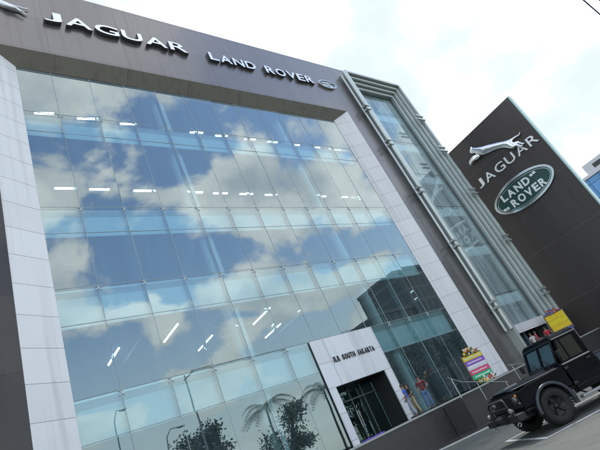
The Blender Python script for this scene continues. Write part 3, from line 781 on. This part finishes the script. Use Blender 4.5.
q = slab4([wp(-.678, .081), wp(.678, .081), wp(.678, .899), wp(-.678, .899)], .006); tp('windscreen', q, WGL)
q = MB(); q.tube([wp(-.3, .06), (wp(-.3, .06)[0]+.02, -.3, 1.33), wp(-.62, .5)], .012, 6); q.tube([wp(.3, .06), (wp(.3, .06)[0]+.02, .3, 1.33), wp(-.05, .5)], .012, 6)
tp('wiper', q, TRIM, wf)
q = MB()
pr_ = [(-.74, 1.865), (-.72, 1.93), (-.6, 1.975), (.6, 1.975), (.72, 1.93), (.74, 1.865)]
vs = [(-.97, y, z-.01) for y, z in pr_]+[(-1.05, y, z+.015) for y, z in pr_]+[(-1.70, y, z+.02) for y, z in pr_]+[(-1.80, y, z-.01) for y, z in pr_]; n_ = len(pr_)
fs = [(r_*n_+i, r_*n_+i+1, (r_+1)*n_+i+1, (r_+1)*n_+i) for r_ in range(3) for i in range(n_-1)]+[tuple(range(n_)), tuple(range(3*n_, 4*n_))[::-1]]+[(r_*n_+n_-1, r_*n_, (r_+1)*n_, (r_+1)*n_+n_-1) for r_ in range(3)]
q.add(vs, fs); rf = tp('roof', q, PAINT, bevel=.01)
for s in (1, -1):
    q = MB(); q.box(-1.78, -.99, *sorted((s*.742, s*.765)), 1.85, 1.872); tp('rain_gutter', q, STEP, rf)
    # door with window
    q = MB(); q.prism([(-.81, .62), (-1.72, .62), (-1.72, 1.19), (-.81, 1.19)], *sorted((s*.80, s*.842)), 'y')
    q.prism([(-.81, .50), (-1.72, .50), (-1.72, .617), (-.81, .617)], *sorted((s*.79, s*.835)), 'y')
    d = tp('door', q, PAINT, bevel=.008)
    fr = [(-.83, 1.20), (-1.70, 1.20), (-1.70, 1.84), (-1.03, 1.84)]; inn = [(-.92, 1.265), (-1.64, 1.265), (-1.64, 1.785), (-1.08, 1.785)]
    q = MB()
    for i in range(4):
        k_ = (i+1) % 4; q.prism([fr[i], fr[k_], inn[k_], inn[i]], *sorted((s*.735, s*.775)), 'y')
    q.prism([(-1.17, 1.266), (-1.20, 1.266), (-1.20, 1.784), (-1.17, 1.784)], *sorted((s*.74, s*.772)), 'y')
    tp('window_frame', q, PAINT, d)
    q = MB(); q.prism(inn, *sorted((s*.752, s*.757)), 'y'); tp('window_glass', q, WGL, d)
    q = MB(); q.box(-1.66, -1.52, *sorted((s*.843, s*.87)), 1.08, 1.12); tp('door_handle', q, TRIM, d)
    for hz_ in (.70, 1.10):
        q = MB(); q.box(-.90, -.79, *sorted((s*.843, s*.858)), hz_-.03, hz_+.03); q.tube([(-.79, s*.852, hz_-.04), (-.79, s*.852, hz_+.04)], .012, 8); tp('door_hinge', q, TRIM, d)
    q = MB(); q.box(-1.73, -.80, *sorted((s*.775, s*.85)), 1.192, 1.222); tp('waist_rail', q, STEP)
    q = MB(); q.box(-.735, .40, *sorted((s*.646, s*.66)), 1.178, 1.196); tp('wing_edge', q, STEP)
    # rear cab pillar
    q = MB(); q.box(-1.80, -1.725, *sorted((s*.70, s*.84)), .62, 1.2); q.box(-1.80, -1.725, *sorted((s*.69, s*.77)), 1.2, 1.85); tp('rear_pillar', q, PAINT, bevel=.008)
    # side step, mud flap, mirror
    q = MB(); q.box(-2.2, -.72, *sorted((s*.80, s*.97)), .33, .40); st = tp('side_step', q, STEP, bevel=.015)
    q = MB(); q.tube([(-1.0, s*.5, .5), (-1.0, s*.84, .36)], .02, 6); q.tube([(-1.9, s*.5, .5), (-1.9, s*.84, .36)], .02, 6); tp('step_bracket', q, TRIM, st)
    q = MB(); q.box(-.60, -.585, *sorted((s*.66, s*.92)), .28, .60); tp('mud_flap', q, STEP)
    q = MB(); q.tube([(-.86, s*.78, 1.32), (-.80, s*.93, 1.40)], .014, 6); q.box(-.83, -.77, *sorted((s*.90, s*1.05)), 1.36, 1.56); tp('mirror', q, TRIM, bevel=.02)
q = MB(); q.box(-1.80, -1.74, -.69, .69, .66, 1.30); q.box(-1.80, -1.74, -.69, .69, 1.80, 1.85); tp('cab_back', q, PAINT)
q = MB(); q.box(-1.775, -1.77, -.688, .688, 1.302, 1.798); tp('rear_window', q, WGL)
for y in (-.38, .38):
    q = MB(); q.box(-1.55, -1.05, y-.25, y+.25, .72, .98); q.box(-1.68, -1.56, y-.25, y+.25, .98, 1.5); q.box(-1.66, -1.57, y-.12, y+.12, 1.52, 1.70); tp('seat', q, SEAT, bevel=.04)
q = MB(); q.box(-1.0, -.82, -.68, .68, .95, 1.2); q.lathe([(.17, 0), (.185, .012), (.20, 0), (.185, -.012), (.17, 0)], (-1.08, .38, 1.17), 'x', 24); tp('dashboard', q, SEAT)
# load bed behind the cab
q = MB()
for s in (1, -1):
    q.prism([(-1.84, .64), (-2.28, .64)]+arc(WB, .46, .50, 28, 152)[::1][:0]+[(-2.28, .64), (-2.33, .72), (-2.45, .92), (-3.13, .92), (-3.26, .72), (-3.3, .64), (-3.95, .64), (-3.95, 1.06), (-1.84, 1.06)], *sorted((s*.80, s*.835)), 'y')
q.box(-3.95, -1.84, -.795, .795, .665, .70); q.box(-1.88, -1.84, -.79, .79, .705, 1.06); q.box(-3.95, -3.91, -.79, .79, .705, 1.06)
tp('load_bed', q, FLARE, bevel=.006)
def wheel(x, s):
    y = s*.745; P_ = part('wheel', tr_, (x, y, .435)); P_.scale = (1.05, 1.05, 1.05)
    o_ = s
    q = MB(); pr2 = [(.235, -.10), (.30, -.135), (.38, -.13), (.405, -.105), (.415, -.05), (.415, .05), (.405, .105), (.38, .13), (.30, .135), (.235, .10)]
    q.lathe(pr2, (0, 0, 0), 'y', 48)
    for k in range(40):
        a = 2*PI*k/40
        for sy in (-1, 1):
            a2 = a+(.04 if sy > 0 else 0)
            c = Vector((math.cos(a2), 0, math.sin(a2))); t_ = Vector((-c.z, 0, c.x))
            b0 = c*.408; b1 = c*.428
            ya, yb = sy*.02, sy*.125
            q.add([b0-t_*.02+Vector((0, ya, 0)), b0+t_*.02+Vector((0, ya, 0)), b0+t_*.02+Vector((0, yb, 0)), b0-t_*.02+Vector((0, yb, 0)),
                   b1-t_*.016+Vector((0, ya, 0)), b1+t_*.016+Vector((0, ya, 0)), b1*.985+t_*.016+Vector((0, yb, 0)), b1*.985-t_*.016+Vector((0, yb, 0))],
                  [(0, 1, 2, 3), (4, 5, 6, 7), (0, 1, 5, 4), (1, 2, 6, 5), (2, 3, 7, 6), (3, 0, 4, 7)])
    q.build('tyre', RUB, P_, world=False)
    q = MB(); q.lathe([(.237, o_*.10), (.225, o_*.085), (.205, o_*.02), (.10, o_*.01), (.075, o_*.03), (0, o_*.03)], (0, 0, 0), 'y', 36)
    q.lathe([(.237, -.10), (.22, -.08), (.2, 0)], (0, 0, 0), 'y', 36)
    for k in range(5):
        a = 2*PI*k/5; c = Vector((math.cos(a), 0, math.sin(a))); t_ = Vector((-c.z, 0, c.x))
        q.add([c*.07-t_*.035+Vector((0, o_*.05, 0)), c*.07+t_*.035+Vector((0, o_*.05, 0)), c*.215+t_*.045+Vector((0, o_*.07, 0)), c*.215-t_*.045+Vector((0, o_*.07, 0)),
               c*.07-t_*.035+Vector((0, o_*.012, 0)), c*.07+t_*.035+Vector((0, o_*.012, 0)), c*.215+t_*.045+Vector((0, o_*.022, 0)), c*.215-t_*.045+Vector((0, o_*.022, 0))],
              [(0, 1, 2, 3), (0, 1, 5, 4), (1, 2, 6, 5), (2, 3, 7, 6), (3, 0, 4, 7)])
    q.build('rim', RIM, P_, world=False)
    q = MB(); q.lathe([(0, o_*.085), (.05, o_*.08), (.06, o_*.05), (.06, o_*.03)], (0, 0, 0), 'y', 20); q.build('hub', RIM, P_, world=False)
FRONT = ('front_wing', 'bonnet', 'front_panel', 'grille', 'grille_bar', 'lamp_panel', 'headlight', 'indicator', 'side_lamp', 'front_bumper', 'bull_bar', 'winch', 'spot_lamp', 'shackle', 'wing_edge', 'chassis')
for o in tr_.children_recursive:
    k_ = o.name.split('.')[0]
    if k_ in FRONT:
        for v in o.data.vertices:
            if v.co.x > (.4415 if k_ == 'front_wing' else .355): v.co.x += .34
for x in (0, WB):
    for s in (1, -1): wheel(x, s)

# ------------------------------------------------------------------ beyond the pylon
q = thing('office_building', 'distant blue glass office block beyond the edge of the pylon sign', 'building', (125, 20, 0))
b = MB(); b.box(112, 140, 8, 25.6, 0, 28.6); b.build('wall', panel_mat('blue_glass', (.10, .25, .48), .15, .2, 'YZ', (2.4, 3.4), (0, 0), .25, .55, .2), q)
b = MB(); b.box(111.6, 138, 8, 25.75, 28.602, 29.2); b.box(112.2, 136, 9, 24.2, 29.202, 31.6); b.build('roof', mat('roof_grey', (.55, .55, .57), .6), q)
b = MB(); b.box(112.14, 112.197, 20.5, 22.3, 29.8, 30.8); b.build('window', M['doors'], q)

# overhead cables at the upper right
def cable(label, p, dirv, ln, r):
    p = Vector(p); d = Vector(dirv).normalized(); pts = []
    p = p-d*((p.x-17.5)/d.x)
    for i in range(41):
        u = i/40; pts.append(p+d*u*ln-Vector((0, 0, .25*u*(1-u))))
    q = MB(); q.tube(pts, r, 6); tag(q.build('overhead_cable', M['doors']), label, 'cable', 'overhead cables')
def raypt(d, t): return Vector(d)*t+Vector((0, 0, EYE))
def wire(label, d0, d1, r):
    t0 = 10.57/d0[2]; t1 = 10.57/d1[2]; a = raypt(d0, t0); c = raypt(d1, t1); cable(label, (a+c)/2, c-a, 40, r)
wire('overhead cable nearer the middle of the sky at the upper right', (1.128, .023, .605), (1.168, .023, .547), .024)
wire('overhead cable crossing the very corner of the sky', (1.157, .005, .589), (1.172, .005, .567), .020)

t = thing('utility_pole', 'slim grey utility pole that carries the overhead cables, mirrored in the ground floor glass', 'utility pole', (17.5, -1.1, 0))
q = MB(); q.tube([(0, 0, 0), (0, 0, 12.6)], [.10, .07], 12); q.build('post', M['joint'], t, world=False)
q = MB(); q.box(-.05, .05, -.3, 1.7, 12.19, 12.28); q.build('crossarm', M['joint'], t, world=False)

# ------------------------------------------------------------------ street side, seen mirrored in the glass
TRUNK = mat('bark', (.10, .075, .055), .9, 0, .3, 8., bump=.3)
def leafy(label, x, y, h, rad, col, n=2600, seed=1):
    rnd = random.Random(seed)
    t = thing('street_tree', label, 'tree', (x, y, 0), 0, 'trees across the street')
    q = MB(); q.tube([(0, 0, 0), (.1, .05, h*.25), (-.05, .1, h*.5)], [.22, .17, .12], 10)
    clumps = []
    for k in range(11):
        a = rnd.uniform(0, 2*PI); rr = rad*rnd.uniform(.2, .85); z = h*rnd.uniform(.45, .93)
        e_ = Vector((rr*math.cos(a), rr*math.sin(a), z)); clumps.append((e_, rad*rnd.uniform(.25, .5)))
        q.tube([(-.02, .08, h*rnd.uniform(.3, .5)), e_*.6+Vector((0, 0, z*.35)), e_], [.08, .05, .02], 6)
    q.build('trunk', TRUNK, t, world=False)
    q = MB()
    for i in range(n):
        c, cr = rnd.choice(clumps)
        p = c+Vector((rnd.gauss(0, 1), rnd.gauss(0, 1), rnd.gauss(0, .8)))*cr*.55
        a = Vector((rnd.gauss(0, 1), rnd.gauss(0, 1), rnd.gauss(0, 1))).normalized(); b_ = a.orthogonal().normalized()
        s_ = rnd.uniform(.10, .24)
        q.add([p-a*s_, p+b_*s_*.5, p+a*s_, p-b_*s_*.5], [(0, 1, 2, 3)])
    q.build('crown', leaf_mat('leaves', col), t, world=False, fixn=False)
def palm(label, x, y, h, col, seed=1, n=18, fl=3.2):
    rnd = random.Random(seed)
    t = thing('palm_tree', label, 'tree', (x, y, 0), 0, 'trees across the street')
    q = MB(); q.tube([(0, 0, 0), (.1, 0, h*.4), (.15, .1, h*.85)], [.2, .15, .11], 10); q.build('trunk', TRUNK, t, world=False)
    q = MB(); base = Vector((.15, .1, h*.85))
    for k in range(n):
        a = 2*PI*k/n+rnd.uniform(-.2, .2); up = rnd.uniform(.2, 1.1); d = Vector((math.cos(a), math.sin(a), 0))
        pts = [base+d*fl*u+Vector((0, 0, fl*(up*u-(.5+up*.5)*u*u))) for u in [i/12 for i in range(13)]]
        for i in range(1, 13):
            p = pts[i]; tg = (pts[i]-pts[i-1]).normalized(); sd = tg.cross(Vector((0, 0, 1))).normalized()
            for s in (-1, 1):
                ln = .75*math.sin(PI*(i+1)/15)
                for m_ in range(2):
                    o_ = p-tg*.13*m_; e_ = o_+sd*s*ln+tg*ln*.5-Vector((0, 0, ln*.45)); q.add([o_-tg*.045, o_+tg*.045, e_], [(0, 1, 2)])
    q.build('crown', leaf_mat('fronds', col), t, world=False, fixn=False)
leafy('bushy street tree mirrored at the lower left of the glass', 20.3, -8.2, 9.4, 2.4, (.14, .17, .12), seed=3)
palm('palm mirrored in the glass left of the entrance', 28.5, -8, 10.2, (.20, .23, .17), seed=5)
leafy('broad tree mirrored in the glass beside the palm', 31.5, -9.5, 8.8, 3.0, (.13, .16, .11), seed=9)
palm('second palm mirrored just left of the white portal', 37.0, -8, 10.0, (.20, .23, .17), seed=8, n=22, fl=3.6)
leafy('dark tree mirrored behind the people', 45.0, -9, 8.5, 3.4, (.03, .04, .025), seed=12)
leafy('tall tree mirrored in the right end of the glass', 58.0, -11, 12.5, 4.2, (.03, .045, .028), seed=15, n=3500)
leafy('round tree mirrored right of the tall one', 70.0, -11, 11.5, 4.4, (.03, .045, .028), seed=16, n=3500)
def street_lamp(label, x, y, h, ax):
    t = thing('street_lamp', label, 'street lamp', (x, y, 0), 0, 'lamps across the street')
    q = MB(); q.tube([(0, 0, 0), (0, 0, h*.8), (ax*.1, 0, h*.93), (ax*.45, 0, h), (ax, 0, h-.05)], [.09, .07, .06, .05, .045], 10); q.build('post', M['joint'], t, world=False)
    q = MB(); q.ellipsoid((ax*1.12, 0, h-.1), (.42, .16, .12), 12, 8); q.build('lamp_head', M['joint'], t, world=False)
street_lamp('street lamp mirrored at the left end of the glass', 12.9, -8, 12.8, .9)
street_lamp('street lamp mirrored near the bushy tree', 17.0, -8, 9.7, 1.5)
q = thing('apartment_block', 'dark block mirrored at the right end of the glass', 'building', (86, -34, 0))
b = MB(); b.box(75, 88, -40, -28, 0, 22); b.box(88.01, 108, -42, -27.5, 0, 31.5); b.build('wall', panel_mat('block_wall', (.055, .06, .062), .5, 0, 'XZ', (2.6, 3.3), (0, 0), .5, 2.2, .3), q)
b = MB(); b.box(87.8, 108.2, -42.2, -27.3, 31.502, 32.3); b.box(74.8, 88, -40.2, -27.8, 22.002, 22.6); b.build('roof', mat('block_roof', (.12, .12, .12), .7), q)
b = MB(); b.box(-2, 20, -30, -20, 0, 5.5); o = b.build('low_building', mat('low_wall', (.34, .30, .25), .8, 0, .2, .4)); tag(o, 'low plain building mirrored behind the street trees', 'building')

# ------------------------------------------------------------------ world, sun, camera
SUN_EL, SUN_AZ = R(62), R(58)      # azimuth from +y towards +x
sd = Vector((math.sin(SUN_AZ)*math.cos(SUN_EL), math.cos(SUN_AZ)*math.cos(SUN_EL), math.sin(SUN_EL)))
wld = bpy.data.worlds.new('World'); sc.world = wld; wld.use_nodes = True
n = wld.node_tree.nodes; l = wld.node_tree.links; n.clear()
out = n.new('ShaderNodeOutputWorld')
sky = n.new('ShaderNodeTexSky'); sky.sky_type = 'NISHITA'; sky.sun_disc = False; sky.sun_elevation = SUN_EL; sky.sun_rotation = SUN_AZ
sky.air_density = 1.2; sky.dust_density = .8; sky.ozone_density = 1.6
bg = n.new('ShaderNodeBackground'); bg.inputs['Strength'].default_value = .15; l.new(sky.outputs[0], bg.inputs['Color'])
tc = n.new('ShaderNodeTexCoord'); sp = n.new('ShaderNodeSeparateXYZ'); l.new(tc.outputs['Generated'], sp.inputs[0])
def mth(op, a, b=None, c=None, clamp=False):
    x = n.new('ShaderNodeMath'); x.operation = op; x.use_clamp = clamp
    for i, v in enumerate((a, b, c)):
        if v is None: continue
        if isinstance(v, (int, float)): x.inputs[i].default_value = v
        else: l.new(v, x.inputs[i])
    return x.outputs[0]
def mrange(v, a, b, c, d):
    x = n.new('ShaderNodeMapRange'); x.interpolation_type = 'SMOOTHSTEP'; l.new(v, x.inputs['Value'])
    for k, q_ in zip(('From Min', 'From Max', 'To Min', 'To Max'), (a, b, c, d)): x.inputs[k].default_value = q_
    return x.outputs[0]
dz = mth('ADD', mth('MAXIMUM', sp.outputs['Z'], 0.), .45)
cv = n.new('ShaderNodeCombineXYZ'); l.new(mth('DIVIDE', sp.outputs['X'], dz), cv.inputs[0]); l.new(mth('DIVIDE', sp.outputs['Y'], dz), cv.inputs[1]); cv.inputs[2].default_value = 1.9
n1 = n.new('ShaderNodeTexNoise'); n1.inputs['Scale'].default_value = 3.7; n1.inputs['Detail'].default_value = 9; n1.inputs['Roughness'].default_value = .52; n1.inputs['Distortion'].default_value = .25
l.new(cv.outputs[0], n1.inputs['Vector'])
n2 = n.new('ShaderNodeTexNoise'); n2.inputs['Scale'].default_value = 7.5; n2.inputs['Detail'].default_value = 7; l.new(cv.outputs[0], n2.inputs['Vector'])
front = mrange(mth('ADD', mth('MULTIPLY', sp.outputs['X'], .55), mth('MULTIPLY', sp.outputs['Y'], .83)), -.05, .45, 0., 1.)
mask = mrange(mth('ADD', n1.outputs['Fac'], mth('MULTIPLY', front, .24)), .475, .545, 0., 1.)
mask = mth('MULTIPLY', mask, mth('SUBTRACT', mrange(front, 0., 1., .92, 1.0), mth('MULTIPLY', front, mrange(n2.outputs['Fac'], .45, .72, 0., .5))))
cc = n.new('ShaderNodeMix'); cc.data_type = 'RGBA'; cc.inputs['A'].default_value = (.52, .56, .60, 1); cc.inputs['B'].default_value = (.97, .96, .92, 1)
l.new(mrange(n2.outputs['Fac'], .3, .68, 0., 1.), cc.inputs['Factor'])
cw2 = n.new('ShaderNodeMix'); cw2.data_type = 'RGBA'; wf_ = n.new('ShaderNodeMix'); wf_.data_type = 'RGBA'; wf_.inputs['A'].default_value = (.52, .53, .54, 1); wf_.inputs['B'].default_value = (.375, .425, .455, 1); l.new(mrange(n1.outputs['Fac'], .42, .62, 1., 0.), wf_.inputs['Factor']); l.new(wf_.outputs['Result'], cw2.inputs['B']); l.new(cc.outputs['Result'], cw2.inputs['A']); l.new(front, cw2.inputs['Factor'])
bc = n.new('ShaderNodeBackground'); l.new(cw2.outputs['Result'], bc.inputs['Color']); bc.inputs['Strength'].default_value = 1.
ms = n.new('ShaderNodeMixShader'); l.new(mask, ms.inputs[0]); l.new(bg.outputs[0], ms.inputs[1]); l.new(bc.outputs[0], ms.inputs[2]); bh = n.new('ShaderNodeBackground'); bh.inputs['Color'].default_value = (.60, .70, .70, 1); bh.inputs['Strength'].default_value = .85
mh = n.new('ShaderNodeMixShader'); l.new(mth('MULTIPLY', mth('SUBTRACT', 1., front), mrange(sp.outputs['Z'], .08, .50, .75, 0.)), mh.inputs[0])
l.new(ms.outputs[0], mh.inputs[1]); l.new(bh.outputs[0], mh.inputs[2]); l.new(mh.outputs[0], out.inputs['Surface'])

sl = bpy.data.lights.new('Sun', 'SUN'); sl.energy = 1.6; sl.angle = R(12); sl.color = (1, .96, .9)
so = bpy.data.objects.new('Sun', sl); COL.objects.link(so); so.rotation_euler = sd.to_track_quat('Z', 'Y').to_euler()

cam = bpy.data.cameras.new('Camera'); co = bpy.data.objects.new('Camera', cam); COL.objects.link(co)
cam.sensor_width = 36; cam.lens = 451.2696/600*36; cam.clip_end = 3000; cam.clip_start = .05
yaw, pit, rol = R(45.25165719), R(25.94883965), R(-25.66335842)
f = Vector((math.sin(yaw)*math.cos(pit), math.cos(yaw)*math.cos(pit), math.sin(pit)))
r0 = Vector((math.cos(yaw), -math.sin(yaw), 0)); u0 = r0.cross(f)
rr = math.cos(rol)*r0+math.sin(rol)*u0; uu = -math.sin(rol)*r0+math.cos(rol)*u0
mw = Matrix(((rr.x, uu.x, -f.x, 0), (rr.y, uu.y, -f.y, 0), (rr.z, uu.z, -f.z, EYE), (0, 0, 0, 1)))
co.matrix_world = mw; sc.camera = co

sc.render.engine = 'CYCLES'
sc.cycles.max_bounces = 10; sc.cycles.transparent_max_bounces = 24; sc.cycles.use_denoising = True
sc.view_settings.view_transform = 'Standard'; sc.view_settings.look = 'None'; sc.view_settings.exposure = 1.2; sc.view_settings.gamma = 1.
sc.view_settings.use_curve_mapping = False
